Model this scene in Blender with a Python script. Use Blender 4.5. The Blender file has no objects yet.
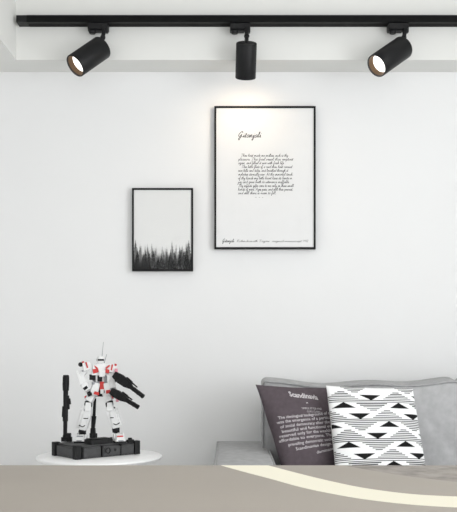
import bpy, bmesh, math, random
import numpy as np
from mathutils import Vector, Matrix, Euler, noise

# ------------------------------------------------------------------ camera
F, HOR, CX, DW, CZ = 900.0, 344.0, 228.5, 4.5, 1.05      # focal (px), horizon row, centre column, camera-wall distance, camera height
scene = bpy.context.scene
cam_d = bpy.data.cameras.new('camera')
cam = bpy.data.objects.new('camera', cam_d)
scene.collection.objects.link(cam)
cam.location = (0, -DW, CZ)
cam.rotation_euler = (math.pi/2, 0, 0)
cam_d.sensor_fit = 'HORIZONTAL'
cam_d.sensor_width = 36.0
cam_d.lens = F/457*36
cam_d.shift_y = (HOR-256)/457
cam_d.clip_start = 0.05
scene.camera = cam
scene.cycles.use_denoising = True
scene.cycles.max_bounces = 10
scene.cycles.diffuse_bounces = 6
vs = scene.view_settings
vs.view_transform = 'Standard'; vs.look = 'None'; vs.gamma = 1; vs.use_curve_mapping = False
vs.exposure = 0.0

# ------------------------------------------------------------------ daylight and added rear fill
w = bpy.data.worlds.new('sky'); scene.world = w; w.use_nodes = True
w.node_tree.nodes['Background'].inputs[0].default_value = (0.95, 0.98, 1, 1)
w.node_tree.nodes['Background'].inputs[1].default_value = 0.6

def area(name, loc, rot, sx, sy, power, col=(1, 1, 1)):
    l = bpy.data.lights.new(name, 'AREA'); l.shape = 'RECTANGLE'; l.size = sx; l.size_y = sy
    l.energy = power; l.color = col
    o = bpy.data.objects.new(name, l); o.location = loc; o.rotation_euler = rot
    scene.collection.objects.link(o); return o
area('window_daylight_right', (2.62, -3.6, 1.4), (0, math.radians(90), 0), 2.4, 3.0, 108, (0.97, 0.985, 1))
area('rear_fill_light', (0.3, -7.45, 1.35), (math.radians(90), 0, 0), 3.6, 2.5, 64, (0.97, 0.985, 1))  # unseen fill light added behind the camera to even out the wall

# ------------------------------------------------------------------ helpers
def P(px, py, d):
    return Vector(((px-CX)*d/F, d-DW, CZ+(HOR-py)*d/F))

def onz(px, py, z):
    d = (CZ-z)*F/(py-HOR)
    return P(px, py, d)

def s2l(c):
    c = c/255.0
    return c/12.92 if c <= 0.04045 else ((c+0.055)/1.055)**2.4

def rgb(r, g, b): return (s2l(r), s2l(g), s2l(b), 1)

def mat(name, col, rough=0.6, metal=0.0, noise_amt=0.0, noise_scale=20.0, bump=0.0, bump_scale=200.0, emit=None, estr=0.0, attr=None, spec=0.5):
    m = bpy.data.materials.new(name); m.use_nodes = True
    nt = m.node_tree; b = nt.nodes['Principled BSDF']
    b.inputs['Base Color'].default_value = col
    b.inputs['Roughness'].default_value = rough
    b.inputs['Metallic'].default_value = metal
    b.inputs['Specular IOR Level'].default_value = spec
    tc = nt.nodes.new('ShaderNodeTexCoord')
    if noise_amt > 0:
        n = nt.nodes.new('ShaderNodeTexNoise'); n.inputs['Scale'].default_value = noise_scale; n.inputs['Detail'].default_value = 6
        nt.links.new(tc.outputs['Object'], n.inputs['Vector'])
        r = nt.nodes.new('ShaderNodeValToRGB')
        lo = [max(0, c*(1-noise_amt)) for c in col[:3]]+[1]; hi = [min(1, c*(1+noise_amt)) for c in col[:3]]+[1]
        r.color_ramp.elements[0].color = lo; r.color_ramp.elements[0].position = 0.3
        r.color_ramp.elements[1].color = hi; r.color_ramp.elements[1].position = 0.7
        nt.links.new(n.outputs['Fac'], r.inputs['Fac']); nt.links.new(r.outputs['Color'], b.inputs['Base Color'])
    if attr:
        a = nt.nodes.new('ShaderNodeAttribute'); a.attribute_name = attr
        nt.links.new(a.outputs['Color'], b.inputs['Base Color'])
    if bump > 0:
        n2 = nt.nodes.new('ShaderNodeTexNoise'); n2.inputs['Scale'].default_value = bump_scale; n2.inputs['Detail'].default_value = 4
        nt.links.new(tc.outputs['Object'], n2.inputs['Vector'])
        bp = nt.nodes.new('ShaderNodeBump'); bp.inputs['Strength'].default_value = bump; bp.inputs['Distance'].default_value = 0.01
        nt.links.new(n2.outputs['Fac'], bp.inputs['Height']); nt.links.new(bp.outputs['Normal'], b.inputs['Normal'])
    if emit:
        b.inputs['Emission Color'].default_value = emit; b.inputs['Emission Strength'].default_value = estr
    return m

M = {}
M['wall'] = mat('wall_paint', rgb(232, 232, 232), 0.9, noise_amt=0.012, noise_scale=1.3, bump=0.03, bump_scale=60)
M['ceiling'] = mat('ceiling_paint', rgb(227, 227, 224), 0.9, noise_amt=0.01, noise_scale=2)
M['floor'] = mat('floor_tile', rgb(234, 234, 233), 0.4, noise_amt=0.06, noise_scale=5)
M['black'] = mat('black_metal', rgb(18, 18, 20), 0.5, spec=0.3, noise_amt=0.05, noise_scale=80)
M['track'] = mat('track_black', rgb(5, 5, 6), 0.5, spec=0.15, noise_amt=0.05, noise_scale=30)
M['slot'] = mat('slot_black', rgb(6, 6, 6), 0.7, noise_amt=0.05, noise_scale=30)
M['copper'] = mat('copper_reflector', rgb(92, 70, 48), 0.5, metal=0.5, noise_amt=0.05, noise_scale=60)
M['lens'] = mat('lamp_lens', (1, 1, 1, 1), 0.5, emit=(1, 0.98, 0.94, 1), estr=2.2)
M['frame'] = mat('frame_black', rgb(10, 10, 11), 0.5, spec=0.2, noise_amt=0.05, noise_scale=50)
M['paper'] = mat('paper', rgb(227, 227, 227), 0.9, spec=0.1, noise_amt=0.01, noise_scale=15)
M['ink'] = mat('ink', rgb(72, 72, 74), 0.9, spec=0.1, noise_amt=0.1, noise_scale=100)
M['print'] = mat('forest_print', (0.8, 0.8, 0.8, 1), 0.75, attr='tone', spec=0.05)
M['white_lacquer'] = mat('white_lacquer', rgb(250, 250, 250), 0.3, noise_amt=0.01, noise_scale=8)
M['sofa'] = mat('sofa_fabric', rgb(177, 177, 178), 0.95, noise_amt=0.1, noise_scale=28, bump=0.25, bump_scale=350, spec=0.2)
M['piping'] = mat('sofa_piping', rgb(165, 165, 166), 0.95, noise_amt=0.1, noise_scale=60, spec=0.2)
M['leg'] = mat('dark_wood_leg', rgb(50, 42, 38), 0.5, noise_amt=0.15, noise_scale=30)
M['dark_fabric'] = mat('dark_fabric', rgb(90, 81, 86), 0.9, noise_amt=0.1, noise_scale=60, bump=0.2, bump_scale=400, spec=0.2)
M['dark_print'] = mat('pillow_ink', rgb(205, 200, 202), 0.9, noise_amt=0.05, noise_scale=80)
M['stripe_fabric'] = mat('stripe_fabric', (0.8, 0.8, 0.8, 1), 0.95, attr='tone', bump=0.1, bump_scale=400, spec=0.2)
M['back_fabric'] = mat('white_fabric', rgb(225, 225, 222), 0.95, noise_amt=0.03, noise_scale=60)
M['stand_in_counter'] = mat('taupe_stand_in', rgb(160, 152, 143), 0.65, noise_amt=0.025, noise_scale=3, bump=0.03, bump_scale=120)
M['concrete'] = mat('concrete', rgb(146, 140, 134), 0.85, noise_amt=0.3, noise_scale=22, bump=0.15, bump_scale=90)
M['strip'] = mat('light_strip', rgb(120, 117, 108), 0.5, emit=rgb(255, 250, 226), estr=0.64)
M['rwhite'] = mat('figure_white', rgb(232, 232, 232), 0.4, noise_amt=0.02, noise_scale=60)
M['rgrey'] = mat('figure_grey', rgb(150, 152, 156), 0.45, noise_amt=0.05, noise_scale=60)
M['rred'] = mat('figure_red', rgb(200, 44, 40), 0.4, noise_amt=0.05, noise_scale=60)
M['rpink'] = mat('figure_pink', rgb(228, 150, 165), 0.35, noise_amt=0.05, noise_scale=60)
M['rdark'] = mat('figure_dark', rgb(24, 24, 26), 0.5, spec=0.25, noise_amt=0.1, noise_scale=60)
M['gun'] = mat('gun_black', rgb(20, 20, 21), 0.55, spec=0.25, noise_amt=0.15, noise_scale=60)
M['stand'] = mat('stand_grey', rgb(72, 72, 73), 0.55, spec=0.3, noise_amt=0.1, noise_scale=40)
M['stand_dark'] = mat('stand_black', rgb(24, 24, 25), 0.55, spec=0.3, noise_amt=0.1, noise_scale=40)

def glazing_mat():
    m = bpy.data.materials.new('clear_glazing'); m.use_nodes = True
    nt = m.node_tree; nt.nodes.clear()
    out = nt.nodes.new('ShaderNodeOutputMaterial'); mix = nt.nodes.new('ShaderNodeMixShader')
    tr = nt.nodes.new('ShaderNodeBsdfTransparent'); gl = nt.nodes.new('ShaderNodeBsdfGlossy')
    gl.inputs['Roughness'].default_value = 0.12
    mix.inputs[0].default_value = 0.012
    nt.links.new(tr.outputs[0], mix.inputs[1]); nt.links.new(gl.outputs[0], mix.inputs[2]); nt.links.new(mix.outputs[0], out.inputs[0])
    return m
M['glazing'] = glazing_mat()

def origin(o):
    v = Vector((0, 0, 0))
    while o is not None:
        v += o.location; o = o.parent
    return v

def link_mesh(name, verts, faces, mats, parent=None, org=None, midx=None, bevel=0.0, smooth=True, sharp=35, label=None):
    if org is None: org = origin(parent) if parent else Vector((0, 0, 0))
    me = bpy.data.meshes.new(name)
    me.from_pydata([tuple(Vector(v)-org) for v in verts], [], faces)
    for m in mats: me.materials.append(M[m] if isinstance(m, str) else m)
    if midx is not None and len(mats) > 1: me.polygons.foreach_set('material_index', midx)
    me.update()
    bm = bmesh.new(); bm.from_mesh(me); bmesh.ops.recalc_face_normals(bm, faces=bm.faces); bm.to_mesh(me); bm.free()
    if smooth:
        me.polygons.foreach_set('use_smooth', [True]*len(me.polygons))
        me.set_sharp_from_angle(angle=math.radians(sharp))
    o = bpy.data.objects.new(name, me); scene.collection.objects.link(o)
    if parent: o.parent = parent
    else: o.location = org
    if bevel > 0:
        b = o.modifiers.new('bevel', 'BEVEL'); b.width = bevel; b.segments = 2; b.limit_method = 'ANGLE'; b.angle_limit = math.radians(40)
    if label: o['label'] = label
    return o

class MB:
    def __init__(s): s.v = []; s.f = []; s.m = []
    def add(s, verts, faces, mi=0):
        n = len(s.v); s.v += [Vector(p) for p in verts]
        s.f += [tuple(i+n for i in f) for f in faces]; s.m += [mi]*len(faces)
        return s
    def hexa(s, c, mi=0):     # 8 corners: bottom 4 ccw, top 4 ccw
        return s.add(c, [(3, 2, 1, 0), (4, 5, 6, 7), (0, 1, 5, 4), (1, 2, 6, 5), (2, 3, 7, 6), (3, 0, 4, 7)], mi)
    def box(s, c, size, rot=None, mi=0, taper=(1, 1)):
        c = Vector(c); h = Vector(size)/2
        R = rot if rot is not None else Matrix.Identity(3)
        pts = []
        for z in (-1, 1):
            tx, ty = (taper if z > 0 else (1, 1))
            for x, y in ((-1, -1), (1, -1), (1, 1), (-1, 1)):
                pts.append(c + R @ Vector((x*h.x*tx, y*h.y*ty, z*h.z)))
        return s.hexa(pts, mi)
    def span(s, a, b):
        a = Vector(a); b = Vector(b); return s.box((a+b)/2, [abs(q) for q in (b-a)])
    def limb(s, p0, p1, w0, t0, w1, t1, side=Vector((1, 0, 0)), mi=0):
        p0 = Vector(p0); p1 = Vector(p1); ax = (p1-p0).normalized()
        sx = (side - ax*side.dot(ax)).normalized(); sy = ax.cross(sx)
        pts = [p0+sx*x*w0/2+sy*y*t0/2 for x, y in ((-1, -1), (1, -1), (1, 1), (-1, 1))]
        pts += [p1+sx*x*w1/2+sy*y*t1/2 for x, y in ((-1, -1), (1, -1), (1, 1), (-1, 1))]
        return s.hexa(pts, mi)
    def lathe(s, p0, axis, prof, seg=32, mi=0, close=True):     # prof: list of (t along axis, r)
        p0 = Vector(p0); ax = Vector(axis).normalized()
        t = Vector((0, 0, 1)) if abs(ax.z) < 0.9 else Vector((1, 0, 0))
        sx = ax.cross(t).normalized(); sy = ax.cross(sx)
        n = len(s.v); k = len(prof)
        for (a, r) in prof:
            for i in range(seg):
                th = 2*math.pi*i/seg
                s.v.append(p0+ax*a+(sx*math.cos(th)+sy*math.sin(th))*r)
        for j in range(k-1):
            for i in range(seg):
                i2 = (i+1) % seg
                s.f.append((n+j*seg+i, n+j*seg+i2, n+(j+1)*seg+i2, n+(j+1)*seg+i)); s.m.append(mi)
        if close:
            s.f.append(tuple(n+i for i in range(seg))[::-1]); s.m.append(mi)
            s.f.append(tuple(n+(k-1)*seg+i for i in range(seg))); s.m.append(mi)
        return s
    def cyl(s, p0, p1, r0, r1=None, seg=20, mi=0):
        p0 = Vector(p0); p1 = Vector(p1); r1 = r0 if r1 is None else r1
        return s.lathe(p0, p1-p0, [(0, r0), ((p1-p0).length, r1)], seg, mi)
    def ball(s, c, r, mi=0, seg=16, sq=(1, 1, 1)):
        c = Vector(c); n = len(s.v); rings = 8
        for j in range(rings+1):
            ph = -math.pi/2+math.pi*j/rings*0.998+0.001
            for i in range(seg):
                th = 2*math.pi*i/seg
                s.v.append(c+Vector((math.cos(th)*math.cos(ph)*sq[0], math.sin(th)*math.cos(ph)*sq[1], math.sin(ph)*sq[2]))*r)
        for j in range(rings):
            for i in range(seg):
                i2 = (i+1) % seg
                s.f.append((n+j*seg+i, n+j*seg+i2, n+(j+1)*seg+i2, n+(j+1)*seg+i)); s.m.append(mi)
        return s
    def build(s, name, mats, parent=None, **k):
        if isinstance(mats, str): mats = [mats]
        return link_mesh(name, s.v, s.f, mats, parent, midx=s.m, **k)

def thing(name, loc, label, cat, group=None):
    o = bpy.data.objects.new(name, None); o.empty_display_size = 0.05
    scene.collection.objects.link(o); o.location = loc
    o['label'] = label; o['category'] = cat
    if group: o['group'] = group
    return o

def tag(o, label, cat, group=None):
    o['label'] = label; o['category'] = cat
    if group: o['group'] = group
    return o

def struct(name, mb, m, **k):
    o = mb.build(name, m, None, smooth=False, **k); o['kind'] = 'structure'; return o

# ------------------------------------------------------------------ room
XL, XR, YR = -2.3, 2.6, -7.4
ZS, ZC, YF = 2.41, 2.85, 4.31-DW          # soffit underside, tray ceiling, tray face
XT = (16-CX)*4.31/F                        # left face of the tray
struct('wall_back', MB().span((XL-0.1, 0, 0), (XR+0.1, 0.12, ZC)), 'wall')
struct('wall_left', MB().span((XL-0.12, YR, 0), (XL, 0, ZC)), 'wall')
wr = MB()
wr.span((XR, YR, 0), (XR+0.12, 0, 0.15)); wr.span((XR, YR, 2.65), (XR+0.12, 0, ZC))
wr.span((XR, YR, 0.15), (XR+0.12, -5.15, 2.65)); wr.span((XR, -2.05, 0.15), (XR+0.12, 0, 2.65))
struct('wall_right', wr, 'wall')
wb = MB()
wb.span((XL, YR-0.12, 0), (XR, YR, 0.08)); wb.span((XL, YR-0.12, 2.65), (XR, YR, ZC))
wb.span((XL, YR-0.12, 0.08), (-1.55, YR, 2.65)); wb.span((2.15, YR-0.12, 0.08), (XR, YR, 2.65))
struct('wall_rear', wb, 'wall')
struct('floor', MB().span((XL-0.1, YR-0.1, -0.1), (XR+0.1, 0.1, 0)), 'floor')
struct('ceiling', MB().span((XL-0.1, YR-0.1, ZC), (XR+0.1, 0.1, ZC+0.1)), 'ceiling')
struct('trim_1', MB().span((XL, YF, ZS), (XR, 0, ZC)), 'ceiling')
struct('trim_2', MB().span((XL, YR, ZS), (XT, YF, ZC)), 'ceiling')
struct('baseboard_back', MB().span((XL, -0.015, 0), (XR, 0, 0.08)), 'white_lacquer')

# ------------------------------------------------------------------ lighting track and spotlights
dn, df = 4.242, 4.31
zb = CZ+(HOR-27)*df/F; zt = CZ+(HOR-15)*dn/F
x0 = (16-CX)*dn/F; x1 = XR-0.02
yn, yf = dn-DW, df-DW
trk = thing('lighting_track', ((x0+x1)/2, yf, zb), 'long black ceiling lighting track running above the framed pictures', 'track light rail')
r = MB()
r.span((x0+0.05, yn, zb+0.006), (x1, yf, zt))
ym = (yn+yf)/2
r.span((x0+0.05, yn, zb), (x1, ym-0.012, zb+0.006)); r.span((x0+0.05, ym+0.012, zb), (x1, yf, zb+0.006))
r.build('rail', 'track', trk)
MB().span((x0, yn, zb), (x0+0.05, yf, zt)).build('end_cap', 'black', trk, bevel=0.002)
MB().span((x0+0.05, ym-0.012, zb+0.003), (x1, ym+0.012, zb+0.0061)).build('slot', 'slot', trk)

def spotlight(pstem, back, front, rad, label, power, size_deg, warm, lenscol='lens'):
    sx = (pstem-CX)*4.25/F
    t = thing('track_spotlight', (sx, ym, zb), label, 'spotlight', 'spotlights on the black track')
    ys = 4.25-DW
    a = MB()
    a.span((sx-0.078, yn+0.006, zb-0.030), (sx+0.018, yf-0.008, zb)); a.span((sx-0.078, yn+0.012, zb-0.036), (sx-0.01, yf-0.014, zb-0.030))
    a.build('adapter', 'black', t, bevel=0.003)
    MB().cyl((sx-0.056, yn+0.018, zb-0.036), (sx-0.056, yn+0.018, zb-0.050), 0.017, 0.015).build('dial', 'black', t, bevel=0.002)
    MB().span((sx-0.008, yn+0.004, zb-0.046), (sx+0.018, yn+0.03, zb-0.012)).build('lock_lever', 'black', t, bevel=0.003)
    ax = (front-back); L = ax.length; axn = ax.normalized()
    piv = back+axn*0.012
    q = MB()
    top = Vector((sx+0.002, ys, zb-0.03))
    q.cyl(top, piv, 0.0095, 0.0095, 16); q.ball(top+(piv-top)*0.45, 0.013)
    q.build('stem', 'black', t)
    e = 0.006
    h = MB()
    h.lathe(back, axn, [(0.002, 0.001), (0.0, rad-e), (0.002, rad-0.002), (e, rad), (L-0.002, rad), (L, rad-0.001), (L, rad-0.005), (L-0.045, rad-0.007)], 48, close=False)
    h.build('housing', 'black', t)
    MB().lathe(back, axn, [(L-0.0005, rad-0.0045), (L-0.035, rad-0.009), (L-0.05, rad-0.016)], 48, close=False).build('reflector', 'copper', t, label='copper coloured reflector inside the lamp mouth')
    MB().lathe(back, axn, [(L-0.024, 0.0005), (L-0.026, rad*0.5), (L-0.030, rad*0.80), (L-0.042, rad*0.80)], 32, close=False).build('lens', lenscol, t, label='glowing white lens')
    l = bpy.data.lights.new('spotlight_beam', 'SPOT'); l.energy = power; l.spot_size = math.radians(size_deg); l.spot_blend = 1.0
    l.color = warm; l.shadow_soft_size = 0.03
    lo = bpy.data.objects.new('spotlight_beam', l); scene.collection.objects.link(lo)
    lo.parent = t; lo.location = (back+axn*(L-0.01))-t.location
    lo.rotation_euler = (-axn).to_track_quat('Z', 'Y').to_euler()
    return t

RAD = 0.0545
spotlight(104, P(102.5, 47.0, 4.235), P(75.0, 66.0, 4.150), RAD, 'black cylinder spotlight tilted down, leftmost of the three on the track', 2, 70, (1, 0.92, 0.82))
spotlight(246.5, P(246.5, 42.5, 4.185), P(245.5, 78.0, 4.265), 0.0485, 'black cylinder spotlight aimed at wall, hanging straight above the tall text poster', 2.3, 165, (1, 0.76, 0.5))
spotlight(405, P(403.5, 47.0, 4.235), P(376.5, 66.0, 4.150), RAD, 'black cylinder spotlight tilted down, the one directly above the sofa', 2, 70, (1, 0.92, 0.82))

# ------------------------------------------------------------------ framed pictures
DEP = 0.026
YP = -0.004-DEP+0.0045        # face of the prints, just behind the pane
def frame_rect(pl, pt, pr, pb, d):
    a = P(pl, pt, d); b = P(pr, pb, d); return a.x, b.x, b.z, a.z
def framed(name, rect, label, cat, fw=0.009):
    xa, xb, za, zb_ = rect
    y1 = -0.004; y0 = y1-DEP
    t = thing(name, ((xa+xb)/2, 0, za), label, cat, 'black framed pictures on the wall')
    f = MB()
    f.span((xa, y0, za), (xa+fw, y1, zb_)); f.span((xb-fw, y0, za), (xb, y1, zb_))
    f.span((xa+fw, y0, zb_-fw), (xb-fw, y1, zb_)); f.span((xa+fw, y0, za), (xb-fw, y1, za+fw))
    f.build('frame', 'frame', t, smooth=False)
    MB().span((xa+fw, y0+0.0055, za+fw), (xb-fw, -0.004, zb_-fw)).build('backing', 'frame', t)
    MB().add([(xa+fw, y0+0.002, za+fw), (xb-fw, y0+0.002, za+fw), (xb-fw, y0+0.002, zb_-fw), (xa+fw, y0+0.002, zb_-fw)], [(0, 1, 2, 3)]).build('glazing', 'glazing', t)
    return t

# --- misty forest print
rs = frame_rect(132, 188, 193, 271, DW-0.03)
pic = framed('framed_forest_print', rs, 'smaller black framed print of a misty grey pine forest', 'picture')
def forest(parent, rect, fw=0.009):
    xa, xb, za, zb_ = rect; xa += fw; xb -= fw; za += fw; zb_ -= fw
    nx, nz = 170, 230
    rnd = random.Random(7)
    img = np.full((nz, nx), 0.74)
    U = np.linspace(0, 1, nx); V = np.linspace(0, 1, nz)      # V up
    UU, VV = np.meshgrid(U, V)
    layers = [(0.335, 13, 0.36, 0.060), (0.305, 11, 0.15, 0.066), (0.255, 12, 0.045, 0.075), (0.185, 12, 0.016, 0.085), (0.11, 12, 0.008, 0.09)]
    for li, (h, n, tone, wd) in enumerate(layers):
        mask = np.zeros_like(img)
        for k in range(n):
            cx = (k+rnd.uniform(0.0, 1.0))/n
            prof = (0.075*(abs(cx-0.50)*2)**1.3-0.035)+0.02*math.cos(cx*19) if li < 3 else 0.03*math.cos(cx*5+1)
            hh = h + prof + rnd.uniform(-0.03, 0.035)
            rel = np.clip((hh-VV)/0.17, 0, 2)
            hw = wd*0.5*rel*(0.72+0.4*np.abs(np.sin((hh-VV)*70+k)))
            m_ = ((np.abs(UU-cx) < hw) & (VV < hh)).astype(float)
            fade = np.clip(0.35+rel*1.5, 0, 1)
            mask = np.maximum(mask, m_*fade)
        ground = np.clip((h-0.12-VV)/0.06, 0, 1); mask = np.maximum(mask, ground)
        img = img*(1-mask)+tone*mask
        # mist lying between the rows of trees
        mist = 0.26*np.exp(-((VV-(h-0.10))/0.05)**2)*(1 if li < 1 else 0.45 if li < 2 else 0.0)*np.clip(1.2-1.6*np.abs(UU-0.15), 0.2, 1)
        img = img*(1-mist)+0.55*mist
    for i in range(nz):
        for j in range(nx):
            q = noise.noise((U[j]*9, V[i]*11, 3.3)); q2 = noise.noise((U[j]*40, V[i]*50, 1.3))
            low = max(0, 1-V[i]/0.28)
            img[i, j] += low*0.45*max(0, q2)*max(0, noise.noise((U[j]*7, V[i]*9, 8.2))) + 0.004*q
            if V[i] < 0.42: img[i, j] = img[i, j]*(1-0.18*max(0, noise.noise((U[j]*3, V[i]*5, 9)))) 
    img = np.clip(img, 0.008, 0.86)
    img = np.where(img < 0.6, img**1.12, img)
    verts = []; faces = []
    for i in range(nz):
        for j in range(nx):
            verts.append((xa+(xb-xa)*U[j], YP, za+(zb_-za)*V[i]))
    for i in range(nz-1):
        for j in range(nx-1):
            a = i*nx+j; faces.append((a, a+1, a+nx+1, a+nx))
    o = link_mesh('print', verts, faces, ['print'], parent, smooth=False)
    at = o.data.color_attributes.new('tone', 'FLOAT_COLOR', 'POINT')
    c = np.ones((nz*nx, 4)); c[:, :3] = img.reshape(-1, 1)*np.array([1, 1, 0.99])
    at.data.foreach_set('color', c.reshape(-1))
forest(pic, rs)

# --- handwritten poster
rb = frame_rect(214.3, 106, 315.7, 249, DW-0.03)
pos = framed('framed_text_poster', rb, 'large black framed poster of cursive handwriting on white paper', 'picture', 0.0095)
MB().span((rb[0]+0.0095, YP, rb[2]+0.0095), (rb[1]-0.0095, YP+0.001, rb[3]-0.0095)).build('paper', 'paper', pos)

# single-stroke cursive alphabet, x-height 1
CUR = {
 'a': (1.25, [[(1, .75), (.7, 1), (.25, .75), (.15, .25), (.45, 0), (.85, .4), (1, 1), (.95, .2), (1.25, .1)]]),
 'b': (1.1, [[(0, .1), (.45, 1.6), (.45, 2.1), (.25, 2), (.2, .3), (.5, 0), (.85, .4), (.7, .9), (1.1, .8)]]),
 'c': (1, [[(.85, .8), (.6, 1), (.2, .7), (.2, .2), (.5, 0), (1, .2)]]),
 'd': (1.3, [[(1, .75), (.65, 1), (.2, .7), (.2, .2), (.5, 0), (.9, .5), (1.2, 2.1), (1, .2), (1.3, .1)]]),
 'e': (.95, [[(0, .2), (.6, .55), (.65, .9), (.4, 1), (.2, .5), (.35, .05), (.95, .2)]]),
 'f': (.9, [[(0, .1), (.5, 1.5), (.6, 2.1), (.4, 2), (.25, -.9), (.4, -1), (.5, -.2), (.9, .2)]]),
 'g': (1.15, [[(1, .75), (.65, 1), (.2, .7), (.2, .2), (.5, 0), (.9, .5), (1, 1), (.75, -.8), (.45, -1.1), (.35, -.7), (1.15, .1)]]),
 'h': (1.25, [[(0, .1), (.5, 1.6), (.45, 2.1), (.25, 1.8), (.15, 0), (.35, .7), (.7, 1), (.8, .6), (.85, .05), (1.25, .15)]]),
 'i': (.65, [[(0, .1), (.3, 1), (.3, .15), (.65, .15)], [(.42, 1.45), (.5, 1.55)]]),
 'j': (.7, [[(0, .1), (.4, 1), (.25, -.8), (0, -1.1), (-.1, -.7), (.7, .1)], [(.5, 1.45), (.58, 1.55)]]),
 'k': (1.1, [[(0, .1), (.5, 1.7), (.4, 2.1), (.2, 1.7), (.15, 0), (.35, .6), (.75, .95), (.4, .5), (.8, 0), (1.1, .15)]]),
 'l': (.75, [[(0, .1), (.5, 1.6), (.45, 2.15), (.25, 1.7), (.25, .2), (.75, .15)]]),
 'm': (1.8, [[(0, .1), (.25, 1), (.2, 0), (.5, .9), (.75, .9), (.75, 0), (1.05, .9), (1.3, .9), (1.35, .1), (1.8, .15)]]),
 'n': (1.3, [[(0, .1), (.25, 1), (.2, 0), (.5, .9), (.8, .95), (.85, .1), (1.3, .15)]]),
 'o': (1.05, [[(.6, 1), (.2, .7), (.2, .2), (.5, 0), (.8, .4), (.65, .95), (1.05, .8)]]),
 'p': (1.15, [[(0, .1), (.3, 1), (.1, -1.1), (.3, .7), (.65, 1), (.8, .5), (.5, 0), (1.15, .15)]]),
 'r': (.95, [[(0, .1), (.25, 1.05), (.4, .85), (.65, .9), (.55, .2), (.95, .15)]]),
 's': (.85, [[(0, .1), (.45, 1.1), (.55, .5), (.3, 0), (.1, .15), (.85, .15)]]),
 't': (.75, [[(0, .1), (.45, 1.7), (.25, .3), (.4, .05), (.75, .15)], [(.1, 1.15), (.75, 1.25)]]),
 'u': (1.25, [[(0, .1), (.25, 1), (.25, .2), (.5, .05), (.8, .6), (.85, 1), (.85, .15), (1.25, .15)]]),
 'v': (1.05, [[(0, .1), (.25, 1), (.4, .1), (.5, .05), (.8, .9), (1.05, .85)]]),
 'w': (1.5, [[(0, .1), (.2, 1), (.3, .05), (.7, .8), (.75, .05), (1.1, 1), (1.5, .85)]]),
 'x': (1, [[(0, .1), (.3, .95), (.6, .05), (1, .15)], [(.8, 1), (.15, 0)]]),
 'y': (1.15, [[(0, .1), (.25, 1), (.35, .2), (.8, .5), (.95, 1), (.65, -.8), (.35, -1.1), (.3, -.7), (1.15, .1)]]),
 'T': (1.7, [[(.1, 1.75), (.4, 2.1), (1.6, 2.0)], [(.95, 2.05), (.7, .4), (.35, 0), (.1, .3)]]),
 'A': (1.9, [[(0, 0), (.6, 1), (1.1, 2.1), (1.2, .2), (1.6, .1)], [(.4, .8), (1.4, .9)]]),
 'G': (2.2, [[(1.7, 1.7), (1.5, 2.3), (.9, 2), (.3, 1.1), (.4, .4), (.9, .5), (1.5, 1.2), (1.2, .1), (.9, -1), (.5, -.6), (1.2, .2), (2.2, .2)]]),
 'R': (1.7, [[(.3, 0), (.6, 2)], [(.2, 1.7), (.9, 2.2), (1.4, 1.7), (.6, 1), (1.1, .2), (1.7, .1)]]),
 '.': (.5, [[(.15, 0), (.25, .1)]]), ',': (.5, [[(.25, .1), (.1, -.35)]]), '-': (1, [[(.1, .5), (.75, .55)]]),
 '1': (.8, [[(.2, 1.5), (.5, 1.9), (.4, 0)]]), '9': (1, [[(.8, 1.5), (.5, 1.9), (.2, 1.4), (.5, 1.1), (.8, 1.6), (.6, 0)]]),
 '2': (1, [[(.15, 1.5), (.5, 1.9), (.8, 1.4), (.1, 0), (.9, .05)]]), ' ': (.85, []),
}
def catmull(pts, n=4):
    if len(pts) < 3: return pts
    out = []
    Q = [pts[0]]+list(pts)+[pts[-1]]
    for i in range(1, len(Q)-2):
        p0, p1, p2, p3 = [np.array(Q[i+k]) for k in (-1, 0, 1, 2)]
        for k in range(n):
            t = k/n
            out.append(tuple(0.5*((2*p1)+(-p0+p2)*t+(2*p0-5*p1+4*p2-p3)*t*t+(-p0+3*p1-3*p2+p3)*t**3)))
    out.append(tuple(pts[-1])); return out
def write(mb, text, x, z, xh, width, wpen, y, slant=0.45, rise=0.0, rnd=random.Random(3)):
    adv = sum(CUR[c][0] for c in text)
    sx = width/adv
    cx = 0.0
    for c in text:
        aw, strokes = CUR[c]
        for st in strokes:
            pts = catmull(st)
            W = [Vector((x+(cx+a+slant*b*0.5)*sx, y, z+b*xh+rise*(cx/adv))) for a, b in pts]
            n0 = len(mb.v)
            for i, p in enumerate(W):
                d = (W[min(i+1, len(W)-1)]-W[max(i-1, 0)])
                d = d.normalized() if d.length > 1e-9 else Vector((1, 0, 0))
                nn = Vector((-d.z, 0, d.x))*wpen/2
                mb.v += [p+nn, p-nn]
            for i in range(len(W)-1):
                a = n0+2*i; mb.f.append((a, a+1, a+3, a+2)); mb.m.append(0)
        cx += aw
PD = DW+YP
def poster_text(name, lines, xh, pen, slant=0.45):
    mb = MB()
    for (txt, xa, xb, py) in lines:
        a = P(xa, py, PD); b = P(xb, py, PD)
        write(mb, txt, a.x, a.z, xh, b.x-a.x, pen, YP-0.0004, slant)
    return mb.build(name, 'ink', pos, smooth=False)
poster_text('title', [('Gitanjali', 237.5, 261, 137.4)], 0.0128, 0.0030, 0.5)
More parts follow.
